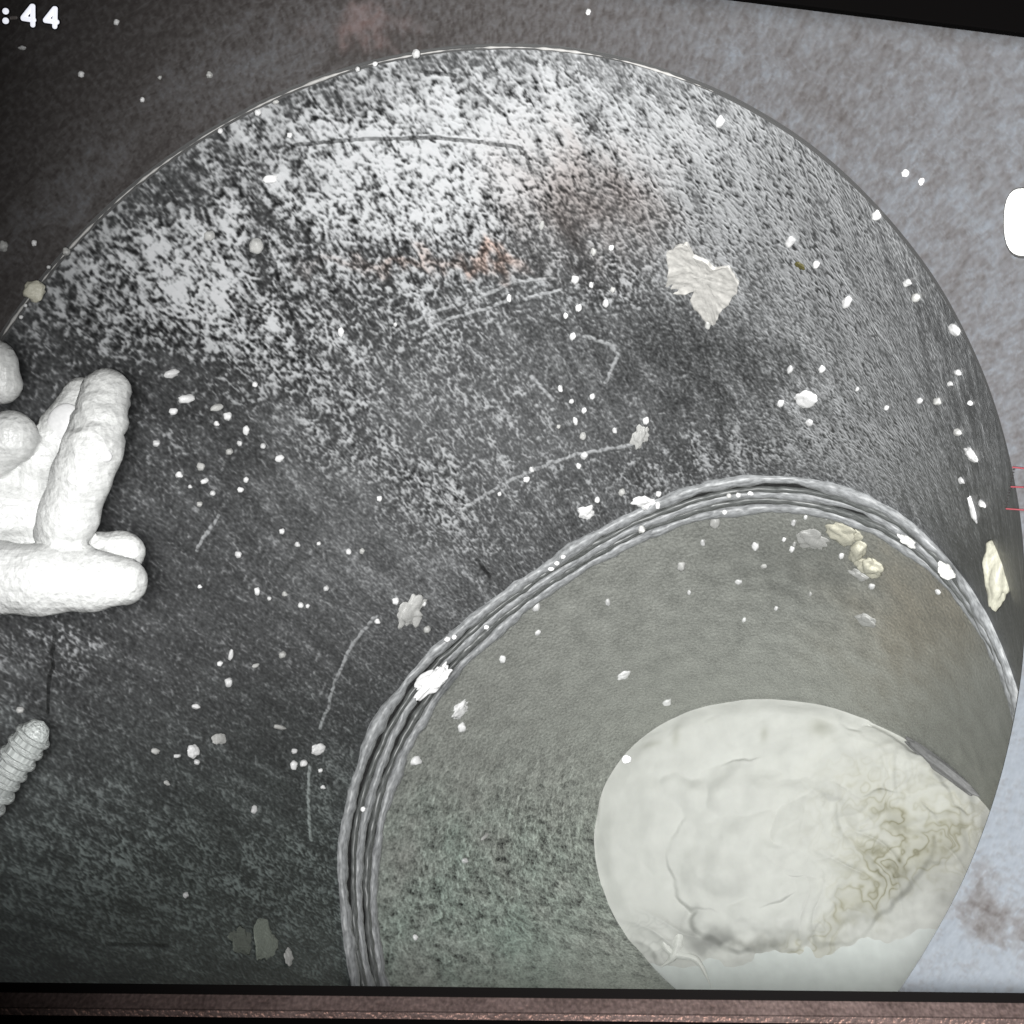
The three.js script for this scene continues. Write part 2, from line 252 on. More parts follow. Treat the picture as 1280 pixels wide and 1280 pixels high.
// thin pale lip along the edge of the big opening
{
  const g = loftGeo((t0, v) => { const t = lerp(1.02, 2.86, t0 / (2 * Math.PI)), a = v * 2 * Math.PI, r = 0.00085 * clamp(0.45 + 1.1 * noise2(t * 11, 3) + 0.7 * noise2(t * 50, 8), 0.02, 1.3); return ringPoint(C1, t, 1.006 + wob(t, 3), 0.001).addScaledVector(AX, Math.sin(a) * r).addScaledVector(ringPoint(C1, t).sub(C1.c).normalize(), Math.cos(a) * r); }, 720, 6, t => t * 30);
  tag(mesh('joint_lip', g, grainMat(0.25, 0.65, 0.5, [1, 0.98, 0.95])), 'thin broken pale line along the edge of the big opening', 'joint lip');
}

// ---------------------------------------------------------------- water and grease at the far end
const plane = (px, py, off = 0) => { const r = at(px, py, 1), c = C3.c.clone().addScaledVector(AX, off); return r.multiplyScalar(c.dot(AX) / r.dot(AX)); };
{
  const geo = loftGeo((t, v) => ringPoint(C3, t, 1.06 * v, 0.002).addScaledVector(AX, 0.003 * fbm(Math.cos(t) * v * 4 + 3, Math.sin(t) * v * 4, 2)), 160, 30), P = geo.attributes.position, uv = geo.attributes.uv;
  for (let i = 0; i < P.count; i++) uv.setXY(i, P.getX(i) * 5, P.getY(i) * 5);
  tag(mesh('water', geo, grainMat(0.50, 0.60, 0.7, [0.95, 1.0, 0.97])), 'murky pale grey green water filling the end of the pipe', 'water', null, 'structure');
}
function lumpGeo(px, py, rx, ry, rot, h, sd, amp = 0.16, off = -0.006) {
  const g = mergeVertices(new THREE.IcosahedronGeometry(1, 16).deleteAttribute('uv').deleteAttribute('normal')), P = g.attributes.position;
  const c = plane(px, py, off), d = -c.z, u = E1.clone().multiplyScalar(Math.cos(rot)).addScaledVector(E2, -Math.sin(rot)), w = E2.clone().multiplyScalar(Math.cos(rot)).addScaledVector(E1, Math.sin(rot));
  const UV = [];
  for (let i = 0; i < P.count; i++) {
    const p = V3(P.getX(i), P.getY(i), P.getZ(i));
    const n = 1 + amp * (n3.noise(p.x * 1.7 + sd, p.y * 1.7, p.z * 1.7) + 0.26 * n3.noise(p.x * 3.7 + sd, p.y * 3.7, p.z * 3.7 + 9) + 0.06 * n3.noise(p.x * 9 + sd, p.y * 9, p.z * 9) + 0.02 * n3.noise(p.x * 21, p.y * 21 + sd, p.z * 21));
    p.multiplyScalar(n); UV.push(p.x * 0.6, p.y * 0.6);
    const q = c.clone().addScaledVector(u, p.x * rx * d / F).addScaledVector(w, p.y * ry * d / F).addScaledVector(AX, -p.z * h);
    P.setXYZ(i, q.x, q.y, q.z);
  }
  g.setAttribute('uv', new THREE.Float32BufferAttribute(UV, 2));
  g.computeVertexNormals(); return g;
}
const greaseMat = grainMat(0.62, 0.76, 0.36, [0.99, 1.0, 0.95]), greaseDull = grainMat(0.46, 0.66, 0.42, [1.0, 1.0, 0.92]), greaseBrown = grainMat(0.34, 0.56, 0.5, [1.04, 1.0, 0.86]), smudge = grainMat(0.28, 0.50, 0.5, [1.0, 0.98, 0.95]), spot = grainMat(0.42, 0.58, 0.5, [1, 1, 0.9]);
{
  const O = plane(960, 1060), g = group('grease_mass', O);
  tag(g, 'large lumpy white grease mass filling the end of the far pipe', 'grease');
  const part = (n, geo, m) => mesh(n, geo.translate(-O.x, -O.y, -O.z), m, g);
  // one thick skin over the water: overlapping soft sheets, wrinkled and stained at the right and lower margins
  const sheets = [[835, 1015, 84, 98, 0.2, 0.55, 3], [925, 1070, 88, 72, -0.3, 1.0, 7], [930, 912, 160, 40, -0.12, 0.40, 11], [1010, 955, 100, 62, 0.35, 0.6, 15], [1010, 1035, 78, 62, -0.2, 0.8, 19], [965, 1140, 90, 46, -0.25, 0.6, 23], [812, 1120, 54, 70, 0.5, 0.3, 27], [868, 945, 76, 46, -0.4, 0.5, 31], [1120, 975, 90, 36, 0.65, 0.35, 35], [880, 1010, 60, 40, 0.4, 0.75, 36], [950, 1000, 80, 46, 0.1, 0.9, 38], [1100, 1060, 80, 60, -0.6, 0.7, 41], [1070, 1125, 70, 36, -0.8, 0.45, 43], [1160, 1035, 56, 40, 0.5, 0.3, 45], [790, 1060, 50, 60, 0, 0.4, 46]];
  const skinH = (x, y) => {
    const wx = x + 16 * fbm(x / 60, y / 60, 3), wy = y + 16 * fbm(x / 60 + 40, y / 60, 3); let h = 0;
    for (const [cx, cy, a, b, r, z, sd] of sheets) { const c = Math.cos(r), q = Math.sin(r), dx = wx - cx, dy = wy - cy, u = (dx * c + dy * q) / a, v = (-dx * q + dy * c) / b, f = 1.12 - Math.hypot(u, v); h = Math.max(h, z * 0.018 * (sstep(0, 0.13, f) * 0.5 + 0.5 * sstep(0, 0.9, f)) * (1 + 0.35 * noise2(x / 40 + sd, y / 40))); }
    const wr = clamp(blob(x, y, 1110, 1050, 110, 90) + blob(x, y, 1160, 990, 90, 40, 0.7) + 0.8 * blob(x, y, 830, 1180, 60, 40) + 0.5 * blob(x, y, 1040, 1150, 80, 30, -0.7));
    const rid = 1 - Math.abs(noise2((x * 0.8 - y * 0.6) / 36 + 1.6 * noise2(x / 90, y / 90), (x * 0.6 + y * 0.8) / 110)), rid2 = 1 - Math.abs(noise2((x * 0.5 + y * 0.85) / 18 + 9, (x * 0.85 - y * 0.5) / 60));
    return h + wr * 0.0042 * (rid * rid * rid + 0.4 * rid2 * rid2) + 0.0006 * fbm(x / 22, y / 22, 3);
  };
  const skinEdge = (x, y) => 1.0 - sstep(1150, 1235, y + 22 * fbm(x / 50, y / 50, 3) + 30 * sstep(1000, 1160, x) - 20 * blob(x, y, 850, 1200, 60, 60));
  {
    const geo = loftGeo((t, v) => { const p = ringPoint(C3, t, 1.01 * v, 0), [x, y] = project(p); return p.addScaledVector(AX, -0.002 - skinH(x, y) * skinEdge(x, y) - 0.004 * skinEdge(x, y) * sstep(1, 0.9, v) + 0.012 * (1 - skinEdge(x, y))); }, 420, 150);
    const P = geo.attributes.position, uv = geo.attributes.uv, R = 0.22 * S;
    for (let i = 0; i < P.count; i++) { const p = V3(P.getX(i), P.getY(i), P.getZ(i)).sub(C3.c); uv.setXY(i, 0.5 + p.dot(E1) / (2 * R), 0.5 + p.dot(E2) / (2 * R)); }
    const N = 1024, d = new Uint8Array(N * N * 4);
    for (let j = 0; j < N; j++) for (let i = 0; i < N; i++) {
      const p = C3.c.clone().addScaledVector(E1, ((i + 0.5) / N - 0.5) * 2 * R).addScaledVector(E2, ((j + 0.5) / N - 0.5) * 2 * R); const [x0, y0] = project(p);
      const w = fbm(x0 / 45, y0 / 45, 3), w2 = fbm(x0 / 18 + 9, y0 / 18, 3), x = x0 + 26 * w + 8 * w2, y = y0 + 26 * fbm(x0 / 45 + 30, y0 / 45, 3) + 8 * w2;
      const vein = Math.pow(1 - Math.abs(noise2(x / 30 + 2 * w, y / 44)), 5);
      const brown = clamp(0.9 * blob(x, y, 1110, 1085, 50, 30, -0.6) + 0.7 * blob(x, y, 1055, 1150, 80, 18, -0.7) + 0.6 * blob(x, y, 1125, 1035, 60, 10, 0.8) + 0.6 * blob(x, y, 1195, 1050, 34, 40) + 0.35 * blob(x, y, 1130, 1020, 110, 80) + 0.25 * blob(x, y, 1000, 1190, 60, 14)) * (0.35 + 0.75 * vein);
      const grey = clamp(0.9 * blob(x, y, 884, 1170, 36, 14, 0.25) + 0.6 * blob(x, y, 930, 1188, 60, 10, 0.1) + 0.35 * blob(x, y, 1040, 1000, 18, 7, 0.2) + 0.4 * blob(x, y, 830, 1190, 50, 20, 0.6) * vein + 0.5 * blob(x, y, 1150, 1110, 60, 30, -0.6));
      const spots = clamp(0.6 * blob(x0, y0, 1028, 914, 13, 11, 0.3) + 0.5 * blob(x0, y0, 848, 925, 5, 13, 0.1) + 0.4 * blob(x0, y0, 818, 934, 13, 4, -0.2) + 0.5 * blob(x0, y0, 958, 922, 5, 9, 0.1));
      const b = 0.56 * (1 + 0.06 * w2 + 0.05 * w) * (1 - 0.55 * brown) * (1 - 0.55 * grey) * (1 - 0.4 * spots), q = 4 * (j * N + i);
      d[q] = srgb(b * (0.99 + 0.05 * brown)); d[q + 1] = srgb(b); d[q + 2] = srgb(b * (0.95 - 0.22 * brown - 0.08 * spots)); d[q + 3] = 255;
    }
    const map = new THREE.DataTexture(d, N, N); map.magFilter = THREE.LinearFilter; map.colorSpace = THREE.SRGBColorSpace; map.needsUpdate = true;
    part('grease_skin', geo, new THREE.MeshPhysicalMaterial({ map, roughness: 0.72, specularIntensity: 0.5, side: THREE.DoubleSide }));
  }
  // stringy folds at the lower and right margins
  const strand = (pts, r, m) => { const c = new THREE.CatmullRomCurve3(pts.map(([x, y, o = -0.02]) => plane(x, y, o))); const q = new THREE.TubeGeometry(c, 60, r, 7), P = q.attributes.position; for (let i = 0; i < P.count; i++) { const u = Math.floor(i / 8) / 60, cc = c.getPointAt(Math.min(1, u)), f = Math.sin(Math.PI * Math.min(1, u)) * (1 + 0.5 * noise2(u * 9 + r * 9000, 2)); P.setXYZ(i, lerp(cc.x, P.getX(i), f), lerp(cc.y, P.getY(i), f), lerp(cc.z, P.getZ(i), f)); } q.computeVertexNormals(); part('grease_strand', q, m); };
  strand([[800, 1150, -0.006], [825, 1168, -0.006], [838, 1190, -0.005], [870, 1200, -0.003], [890, 1235, 0]], 0.0036, greaseMat);
  strand([[830, 1140, -0.007], [848, 1165, -0.006], [842, 1195, -0.005], [825, 1210, -0.002]], 0.0042, greaseMat);
  strand([[1070, 890, -0.003], [1110, 930, -0.005], [1160, 970, -0.005], [1225, 1015, -0.004]], 0.0034, greaseMat);
}
// dark slit fold of film beside the grease
{
  const geo = lumpGeo(1178, 958, 56, 10, 0.75, 0.004, 71, 0.25, -0.010);
  tag(mesh('film_fold', geo, grainMat(0.10, 0.2, 0.5)), 'dark grey slit-shaped fold at the upper right edge of the grease', 'grease fold');
}

// ---------------------------------------------------------------- hand reaching in from the left
{
  const D0 = 0.80, K = D0 / F, N = 112, SZ = 0.150, cx = 40, cy = 600, mc = new MarchingCubes(N, new THREE.MeshBasicMaterial(), false, false, 400000);
  const O = at(cx, cy, D0);
  // joints: pixel x, pixel y, metres towards the viewer, radius in pixels
  const chains = [
    [[-120, 712, 0.010, 60], [-20, 718, 0.012, 50], [60, 722, 0.014, 45], [120, 724, 0.012, 38], [160, 726, 0.010, 31]],                    // thumb
    [[40, 690, -0.006, 28], [110, 692, -0.006, 26], [152, 690, -0.006, 27]],                                                                 // fingertip behind the thumb
    [[72, 690, 0.004, 32], [94, 645, 0.012, 37], [114, 595, 0.017, 36], [128, 562, 0.019, 36], [133, 528, 0.013, 34], [136, 494, 0.006, 33]],          // index finger
    [[20, 610, -0.008, 26], [48, 575, -0.004, 25], [70, 535, -0.008, 27], [92, 492, -0.016, 25]],                                            // middle finger
    [[-60, 600, -0.004, 40], [-10, 560, 0.004, 36], [20, 548, 0.008, 34]],                                                                     // ring finger, curled
    [[-60, 440, -0.02, 30], [-25, 452, -0.016, 32], [-12, 476, -0.016, 28]],                                                                   // little finger
    [[-120, 640, -0.01, 62], [-20, 640, -0.010, 55], [30, 640, -0.010, 46]],                                                                   // palm
  ];
  const cap = (x, y, z, A, B) => { const dx = B[0] - A[0], dy = B[1] - A[1], dz = (B[2] - A[2]) / K, px = x - A[0], py = y - A[1], pz = z - A[2] / K, h = clamp((px * dx + py * dy + pz * dz) / (dx * dx + dy * dy + dz * dz)); return Math.hypot(px - dx * h, py - dy * h, pz - dz * h) - lerp(A[3], B[3], h); };
  const smin = (a, b, k) => { const h = clamp(0.5 + 0.5 * (b - a) / k); return lerp(b, a, h) - k * h * (1 - h); };
  mc.isolation = 0;
  for (let k = 0; k < N; k++) for (let j = 0; j < N; j++) for (let i = 0; i < N; i++) {
    const x = cx + ((i - N / 2) / (N / 2)) * SZ / K, y = cy - ((j - N / 2) / (N / 2)) * SZ / K, z = ((k - N / 2) / (N / 2)) * SZ / K;
    let d = 1e9;
    for (const c of chains) { let q = 1e9; for (let m = 0; m + 1 < c.length; m++) q = smin(q, cap(x, y, z, c[m], c[m + 1]), 10); d = smin(d, q, 5); }
    // skin folds across the index finger
    d += 1.8 * n3.noise(x / 22, y / 22, z / 22) + 1.1 * n3.noise(x / 9, y / 9, z / 9) + 0.7 * (1 - Math.abs(n3.noise(x / 5, y / 12, z / 8)));
    const f = (yy, w) => Math.exp(-Math.pow((y - yy + 0.25 * (x - 135)) / w, 2));
    if (x > 100 && y < 600) d += 4.2 * (f(551, 3.5) + f(532, 3) + f(508, 3)) + 2 * f(520, 2.5);
    if (y > 650 && y < 690) d += 7 * Math.exp(-Math.pow((y - 672 - 0.10 * x) / 5, 2)) * sstep(95, 40, x);
    mc.field[k * N * N + j * N + i] = -d;
  }
  mc.update();
  const n = mc.count, src = new THREE.BufferGeometry();
  src.setAttribute('position', new THREE.BufferAttribute(mc.positionArray.slice(0, n * 3), 3));
  let geo = mergeVertices(src, 1e-5); geo.scale(SZ, SZ, SZ); geo.computeVertexNormals();
  const p = geo.attributes.position, uv = []; for (let i = 0; i < p.count; i++) uv.push(p.getX(i) * 18, p.getY(i) * 18); geo.setAttribute('uv', new THREE.Float32BufferAttribute(uv, 2));
  const skin = Object.assign(grainMat(0.40, 0.56, 0.45, [0.99, 1, 0.98], true), { bumpScale: 0.0009 });
  const g = group('hand', O); tag(g, 'bright white hand with curled fingers and straight thumb at the left edge', 'hand');
  mesh('skin', geo, skin, g);
  // glossy pads: a fingernail, and highlights put in along the index finger
  const nail_highlight = (px, py, dz, rx, ry, rot) => { const q = new THREE.SphereGeometry(1, 24, 16).scale(rx * K, ry * K, 0.0022).rotateZ(rot); const m = mesh('nail_highlight', q, grainMat(0.46, 0.58, 0.22), g); m.position.copy(at(px, py, D0).sub(O)).add(V3(0, 0, dz)); };
  nail_highlight(80, 527, 0.0005, 20, 24, -0.6); nail_highlight(146, 498, 0.0145, 13, 9, -0.3); nail_highlight(133, 538, 0.0215, 17, 5.5, 0); nail_highlight(142, 568, 0.0275, 17, 10, -0.5);
}

// ---------------------------------------------------------------- threaded rod, lower left
{
  const A = at(-40, 1035, 0.86), B = at(50, 908, 0.86), L = A.distanceTo(B), k = 0.86 / F;
  const g = group('threaded_rod', A); tag(g, 'pale ribbed threaded rod end below the hand at the left edge', 'threaded rod');
  g.quaternion.setFromUnitVectors(V3(0, 1, 0), B.clone().sub(A).normalize());
  const m = grainMat(0.16, 0.66, 0.36, [0.95, 1.0, 0.97], true);
  mesh('shank', new THREE.LatheGeometry([[0, 0], [21 * k, 0], [21 * k, L * 0.86], [18 * k, L * 0.95], [12 * k, L * 1.02], [0, L * 1.05]].map(([x, y]) => new THREE.Vector2(x, y)), 36), m, g);
  for (let i = 0; i < 9; i++) { const t = new THREE.TorusGeometry((19.5 + 2.2 * rnd()) * k, (4.0 + 1.8 * rnd()) * k, 10, 36).rotateX(Math.PI / 2 + 0.08 + 0.12 * rnd()).rotateZ(0.1 * (rnd() - 0.5)); const r = mesh('thread', t, m, g); r.position.y = L * (0.05 + i * 0.106 + 0.018 * (rnd() - 0.5)); }
}

// ---------------------------------------------------------------- grit, flakes and chunks on the walls
const gritMat = [grainMat(0.80, 0.92, 0.35), grainMat(0.40, 0.60, 0.5, [1, 1, 0.97]), grainMat(0.50, 0.72, 0.5, [1.0, 0.97, 0.80])];
function pebbleGeo(sd, amp = 0.35, det = 2) {
  const g = mergeVertices(new THREE.IcosahedronGeometry(1, det).deleteAttribute('uv').deleteAttribute('normal')), P = g.attributes.position, uv = [];
  for (let i = 0; i < P.count; i++) { const p = V3(P.getX(i), P.getY(i), P.getZ(i)); p.multiplyScalar(1 + amp * n3.noise(p.x * 1.3 + sd * 7.3, p.y * 1.3, p.z * 1.3) + amp * 0.5 * n3.noise(p.x * 3.1 + sd, p.y * 3.1, p.z * 3.1)); P.setXYZ(i, p.x, p.y, p.z); uv.push(p.x * 0.5, p.y * 0.5); }
  g.setAttribute('uv', new THREE.Float32BufferAttribute(uv, 2)); g.computeVertexNormals(); return g;
}
const pebbles = [1, 2, 3, 4, 5, 6].map(k => pebbleGeo(k));
// lies on the wall under pixel (px, py); rx, ry in pixels as seen, thickness th in pixels
function onWall(o, px, py, rx, ry, rot, th, lift = 0.25) {
  const h = pick(px, py), k = h.z / F, n = h.n, v = at(px, py, 1).normalize();
  // seen size: stretch the piece along the wall so that its outline reads as in the photograph
  const right = V3(Math.cos(rot), -Math.sin(rot), 0), x = right.clone().addScaledVector(n, -right.dot(n)).normalize(), y = n.clone().cross(x);
  const fx = 1 / Math.max(0.45, x.clone().addScaledVector(v, -x.dot(v)).length()), fy = 1 / Math.max(0.45, y.clone().addScaledVector(v, -y.dot(v)).length());
  o.quaternion.setFromRotationMatrix(new THREE.Matrix4().makeBasis(x, y, n));
  o.scale.set(rx * k * fx, ry * k * fy, th * k);
  o.position.copy(h.p).addScaledVector(n, th * k * lift);
  return h;
}
const W = 'small white grit speck ';
function speckPlace(x, y, k) {                                      // which neighbourhood of the picture a speck belongs to
  if (k === 0) return x < 400 ? [W + 'on the dark brownish wall at the upper left, outside the opening', 'specks on the upper left outer wall'] : [W + 'on the pale bluish wall right of the opening edge', 'specks on the right outer wall'];
  if (k === 2) return y < 700 && x > 840 ? [W + 'just under the top of the ridged ring', 'specks under the ring top'] : y < 800 && x > 840 ? [W + 'on the dark far wall around the yellow clots', 'specks around the yellow clots'] : [W + 'on the plain grey far wall left of the grease', 'specks on the far wall left of the grease'];
  if (x < 540 && segD(x, y, [[20, 400], [45, 365], [110, 285], [180, 222], [330, 136], [430, 92], [520, 70]]) < 14) return [W + 'sitting on the pale edge line of the big opening', 'specks along the opening edge'];
  if (x < 480 && y < 440) return [W + 'among the white scale on the upper left inner wall', 'specks in the white scale'];
  if (x < 360 && y < 660) return [W + 'scattered on the dark wall right of the hand', 'specks right of the hand'];
  if (x < 360 && y < 800) return [W + 'on the dark wall right of the thumb', 'specks right of the thumb'];
  if (x < 360 && y < 880) return [W + 'in the loose group below and right of the thumb', 'specks below the thumb'];
  if (x < 300) return [W + 'in the loose row at the lower left, level with the rod', 'specks in the lower left row'];
  if (x < 420 && y > 880) return [W + 'in the lower group just left of the ridged ring', 'specks left of the ring'];
  if (x < 480 || (x < 560 && y > 740)) return [W + 'on the plain dark wall between thumb and ring', 'specks between thumb and ring'];
  if (x > 1110 && y > 400) return [W + 'on the dark band inside the right edge of the opening', 'specks on the right dark band'];
  if (x > 870 && y < 420) return [W + 'on the pale inner wall right of the big flake', 'specks right of the big flake'];
  if (x > 870 && y < 540) return [W + 'on the dark grainy wall below and right of the big flake', 'specks below the big flake'];
  if (y < 430) return [W + 'in the cluster just left of the big flake', 'specks left of the big flake'];
  if (y < 630 && x < 830) return [W + 'in the scatter on the dark wall above the ring', 'specks above the ring'];
  return [W + 'on or right beside the ridged ring', 'specks on the ring'];
}
const speckMat = [gritMat[0], gritMat[1], grainMat(0.55, 0.8, 0.4)];
// x, y, radius (and height when longer than wide)
const specks = [[146, 28, 4, 5], [28, 60, 6, 3], [102, 93, 5], [178, 125, 4], [200, 97, 3], [262, 94, 5], [43, 304, 4, 5], [4, 308, 8], [736, 15, 4, 5], [1132, 217, 6], [1152, 227, 4, 6], [1136, 352, 6],
  [322, 140, 5], [275, 163, 4], [345, 127, 5, 3], [447, 87, 4], [469, 80, 4], [83, 315, 6], [61, 334, 3], [32, 382, 3], [26, 396, 3], [520, 68, 7], [362, 169, 4], [337, 223, 12, 6], [261, 294, 8], [319, 306, 11], [426, 414, 5, 7], [742, 314, 5], [719, 349, 6], [636, 372, 4, 6], [723, 384, 5], [757, 378, 5], [716, 419, 5], [707, 394, 4], [766, 362, 4], [739, 355, 4], [764, 309, 4], [677, 281, 4, 7], [494, 405, 3], [901, 151, 7], [1097, 269, 7, 8], [989, 300, 7], [1021, 330, 5], [1060, 376, 7, 9], [1147, 371, 7], [988, 461, 5], [1028, 461, 5], [885, 405, 5], [1199, 465, 5],
  [318, 480, 4], [307, 537, 5, 7], [299, 554, 4], [284, 520, 6], [270, 529, 4], [286, 564, 5], [328, 557, 4], [349, 572, 7, 5], [250, 583, 6], [195, 554, 5], [223, 593, 5], [255, 601, 6, 4], [265, 616, 4], [307, 599, 4], [300, 612, 5, 4], [249, 630, 4], [237, 608, 3], [232, 498, 12, 7], [270, 509, 10, 5], [214, 466, 12, 6], [216, 514, 7, 5], [352, 664, 4], [371, 680, 4], [398, 679, 3], [435, 689, 4], [452, 688, 4], [297, 693, 5], [321, 739, 4, 6], [355, 742, 4], [407, 735, 4], [375, 756, 4], [384, 757, 3], [336, 748, 3], [474, 623, 4], [249, 733, 3], [352, 818, 5], [288, 818, 3, 9], [274, 829, 4], [319, 832, 6, 3], [285, 853, 5, 7],
  [700, 485, 4, 5], [740, 495, 4], [714, 501, 4, 3], [730, 512, 4], [719, 526, 4, 6], [698, 533, 3], [768, 537, 4], [807, 525, 5], [728, 544, 5], [730, 568, 6, 5], [723, 582, 4], [658, 599, 5, 4], [664, 586, 4], [624, 617, 3], [746, 624, 4], [777, 614, 5], [822, 632, 4, 6], [823, 617, 4], [802, 662, 6], [704, 696, 4], [696, 704, 4], [689, 711, 5, 3], [529, 754, 4], [494, 751, 5], [471, 776, 4], [533, 786, 5], [559, 799, 5], [568, 796, 4], [911, 620, 4], [923, 619, 4], [938, 617, 5, 3], [976, 503, 5], [1012, 527, 6, 4], [1109, 509, 4], [1072, 486, 3], [1173, 501, 6, 7], [1189, 479, 4], [1197, 465, 4], [1199, 539, 6], [1151, 500, 5], [1214, 503, 4], [1229, 629, 5, 8], [1203, 600, 6, 4], [1052, 694, 4],
  [244, 883, 6, 4], [193, 939, 6, 5], [245, 953, 4], [221, 945, 5, 3], [208, 979, 5, 3], [317, 1012, 4, 7], [378, 954, 5], [366, 956, 5, 7], [367, 939, 4], [400, 963, 3], [403, 984, 3], [349, 909, 9, 4], [231, 1119, 4], [454, 1011, 4], [24, 888, 5], [88, 660, 3], [518, 950, 7],
  [669, 757, 6], [759, 752, 4], [672, 790, 5, 3], [627, 823, 5], [851, 707, 6], [878, 677, 4], [608, 784, 4], [893, 651, 8, 7], [906, 640, 4], [944, 682, 6, 5], [990, 686, 4], [992, 652, 4], [1007, 646, 3], [1034, 644, 4], [955, 707, 5, 3], [923, 727, 6, 3], [980, 674, 3], [993, 679, 3], [1090, 732, 5, 4], [1173, 739, 5, 3], [930, 774, 3], [861, 740, 3], [576, 909, 6], [833, 877, 7, 4], [605, 1046, 7, 3], [580, 1076, 4], [518, 1172, 4], [1013, 742, 3], [970, 760, 3]];
const FAINT = { 4: 'tiny greyish speck on the brown outer wall right of a brighter white one', 5: 'soft greyish speck on the brown outer wall, rightmost above the edge line', 7: 'faint greyish spot at the left edge above the yellow lump', 25: 'round grey disc-like speck among the white scale at upper left' };
specks.forEach(([x, y, rx, ry = rx], i) => {
  const faint = [4, 7, 5, 25].includes(i);
  const m = new THREE.Mesh(pebbles[i % 6], speckMat[faint ? 1 : (i * 7 % 10 < 5 ? 0 : i * 7 % 10 < 8 ? 2 : 1)]); m.castShadow = m.receiveShadow = true; m.name = numbered('grit_speck'); scene.add(m);
  const h = onWall(m, x, y, rx * 0.8, ry * 0.8, (rnd() - 0.5) * 0.4, Math.min(rx, ry) * 0.95);
  const [label, set] = speckPlace(x, y, h.k); tag(m, (faint ? FAINT[i] : label), 'grit', faint ? null : set);
});
function chunk(name, label, cat, x, y, rx, ry, rot, th, m, sd, amp = 0.5, steep = false) {
  const o = mesh(name, pebbleGeo(sd, amp, 6), m), h = onWall(o, x, y, rx, ry, rot, th), k = h.z / F;
  if (steep) { o.quaternion.setFromAxisAngle(V3(0, 0, 1), -rot); o.scale.set(rx * k, ry * k, th * k); }   // stands off a wall seen edge on
  return tag(o, label, cat);
}
chunk('yellow_lump', 'pale yellow round lump on the seam at far left', 'lump', 44, 364, 13, 13, 0, 8, gritMat[2], 11, 0.3);
chunk('grease_chunk', 'big pale yellow grease chunk at the right side, beside the ridged ring', 'grease chunk', 1253, 712, 19, 46, 0.05, 14, grainMat(0.30, 0.48, 0.5, [1, 0.98, 0.80]), 12, 0.4, true);
chunk('grease_clot', 'yellowish grease clot, upper and largest of three in a chain under the ring', 'grease clot', 1056, 664, 19, 13, 0.7, 8, gritMat[2], 13);
chunk('grease_clot', 'yellowish grease clot, middle one of three in a chain under the ring', 'grease clot', 1073, 687, 10, 12, 0.2, 8, gritMat[2], 14, 0.3);
chunk('grease_clot', 'yellowish grease clot, lowest of three in a chain under the ring', 'grease clot', 1088, 706, 16, 10, 0.6, 8, gritMat[2], 15);
chunk('pale_flake', 'flat grey white flake just left of the yellow clot chain', 'flake', 1015, 673, 19, 11, 0.25, 3, gritMat[1], 16);
chunk('pale_flake', 'small tan flake just below the yellow clot chain', 'flake', 1073, 718, 11, 5, 0.25, 3, gritMat[1], 17);
chunk('pale_flake', 'lone pale flake on the grey wall below the clot chain', 'flake', 1084, 775, 13, 7, 0.1, 3, gritMat[1], 18);
chunk('pale_flake', 'thin pale flake right of the clot chain under the ring', 'flake', 1134, 677, 12, 5, 0.6, 3, gritMat[1], 19);
chunk('pale_flake', 'oval pinkish white flake tucked under the ring at right', 'flake', 1182, 714, 12, 8, 0.7, 3, gritMat[1], 20);
chunk('pale_flake', 'ragged yellowish flake under the ring at far right', 'flake', 1213, 765, 12, 13, 0.7, 3, gritMat[2], 21, 0.8);
chunk('white_chip', 'white diamond-shaped chip alone on the smooth grey wall', 'chip', 779, 843, 7, 6, 0.5, 4, gritMat[0], 22, 0.3);
chunk('white_chip', 'white angular chip just above the ridged ring, left of its double speck cluster', 'chip', 732, 639, 9, 8, 0.3, 5, gritMat[0], 23, 0.5);
chunk('white_chip', 'ragged white chip with dark rim touching the top of the ring', 'chip', 806, 627, 14, 7, 0.4, 5, gritMat[0], 24, 0.7);
chunk('white_chip', 'star-shaped pale chip on the dark wall above the ring', 'chip', 801, 544, 9, 13, 0.1, 4, gritMat[1], 25, 0.8);
chunk('white_chip', 'rounded white chip on the dark right part of the speckled wall', 'chip', 1008, 498, 13, 10, 0.4, 5, gritMat[0], 26, 0.4);
chunk('white_chip', 'white triangular chip on the dark band at right', 'chip', 1215, 568, 8, 12, 0, 5, gritMat[0], 27, 0.5);
chunk('white_chip', 'long thin white chip on the dark band at right', 'chip', 1217, 636, 5, 15, -0.5, 4, gritMat[0], 28, 0.4);
chunk('white_chip', 'oval white chip on the edge of the opening at upper right', 'chip', 1195, 412, 8, 11, 0, 6, gritMat[0], 29, 0.2);
chunk('white_chip', 'white chip inside a tiny cluster, biggest of those left of the ring', 'chip', 397, 936, 8, 7, 0, 5, gritMat[0], 30, 0.3);
chunk('white_chip', 'white chip at the bottom left, biggest in its loose row of specks', 'chip', 240, 939, 7, 8, 0, 5, gritMat[0], 31, 0.3);
chunk('grey_chip', 'dull grey ring-shaped chip right of the loose row of specks', 'chip', 273, 924, 8, 7, 0, 3, gritMat[1], 32, 0.4);
chunk('olive_chip', 'tiny dark olive chip on the pale upper right wall', 'chip', 1001, 332, 7, 3, 0.1, 3, grainMat(0.05, 0.12, 0.5, [1, 0.9, 0.3]), 33, 0.4);
chunk('pale_clump', 'ragged cream clump on the wall left of the ridged ring', 'clump', 514, 764, 14, 17, 0.2, 5, gritMat[1], 34, 0.9);
chunk('pale_clump', 'white clump on the inside of the ring, below its bright glare', 'clump', 574, 886, 12, 8, 0.1, 5, gritMat[0], 35, 0.7);
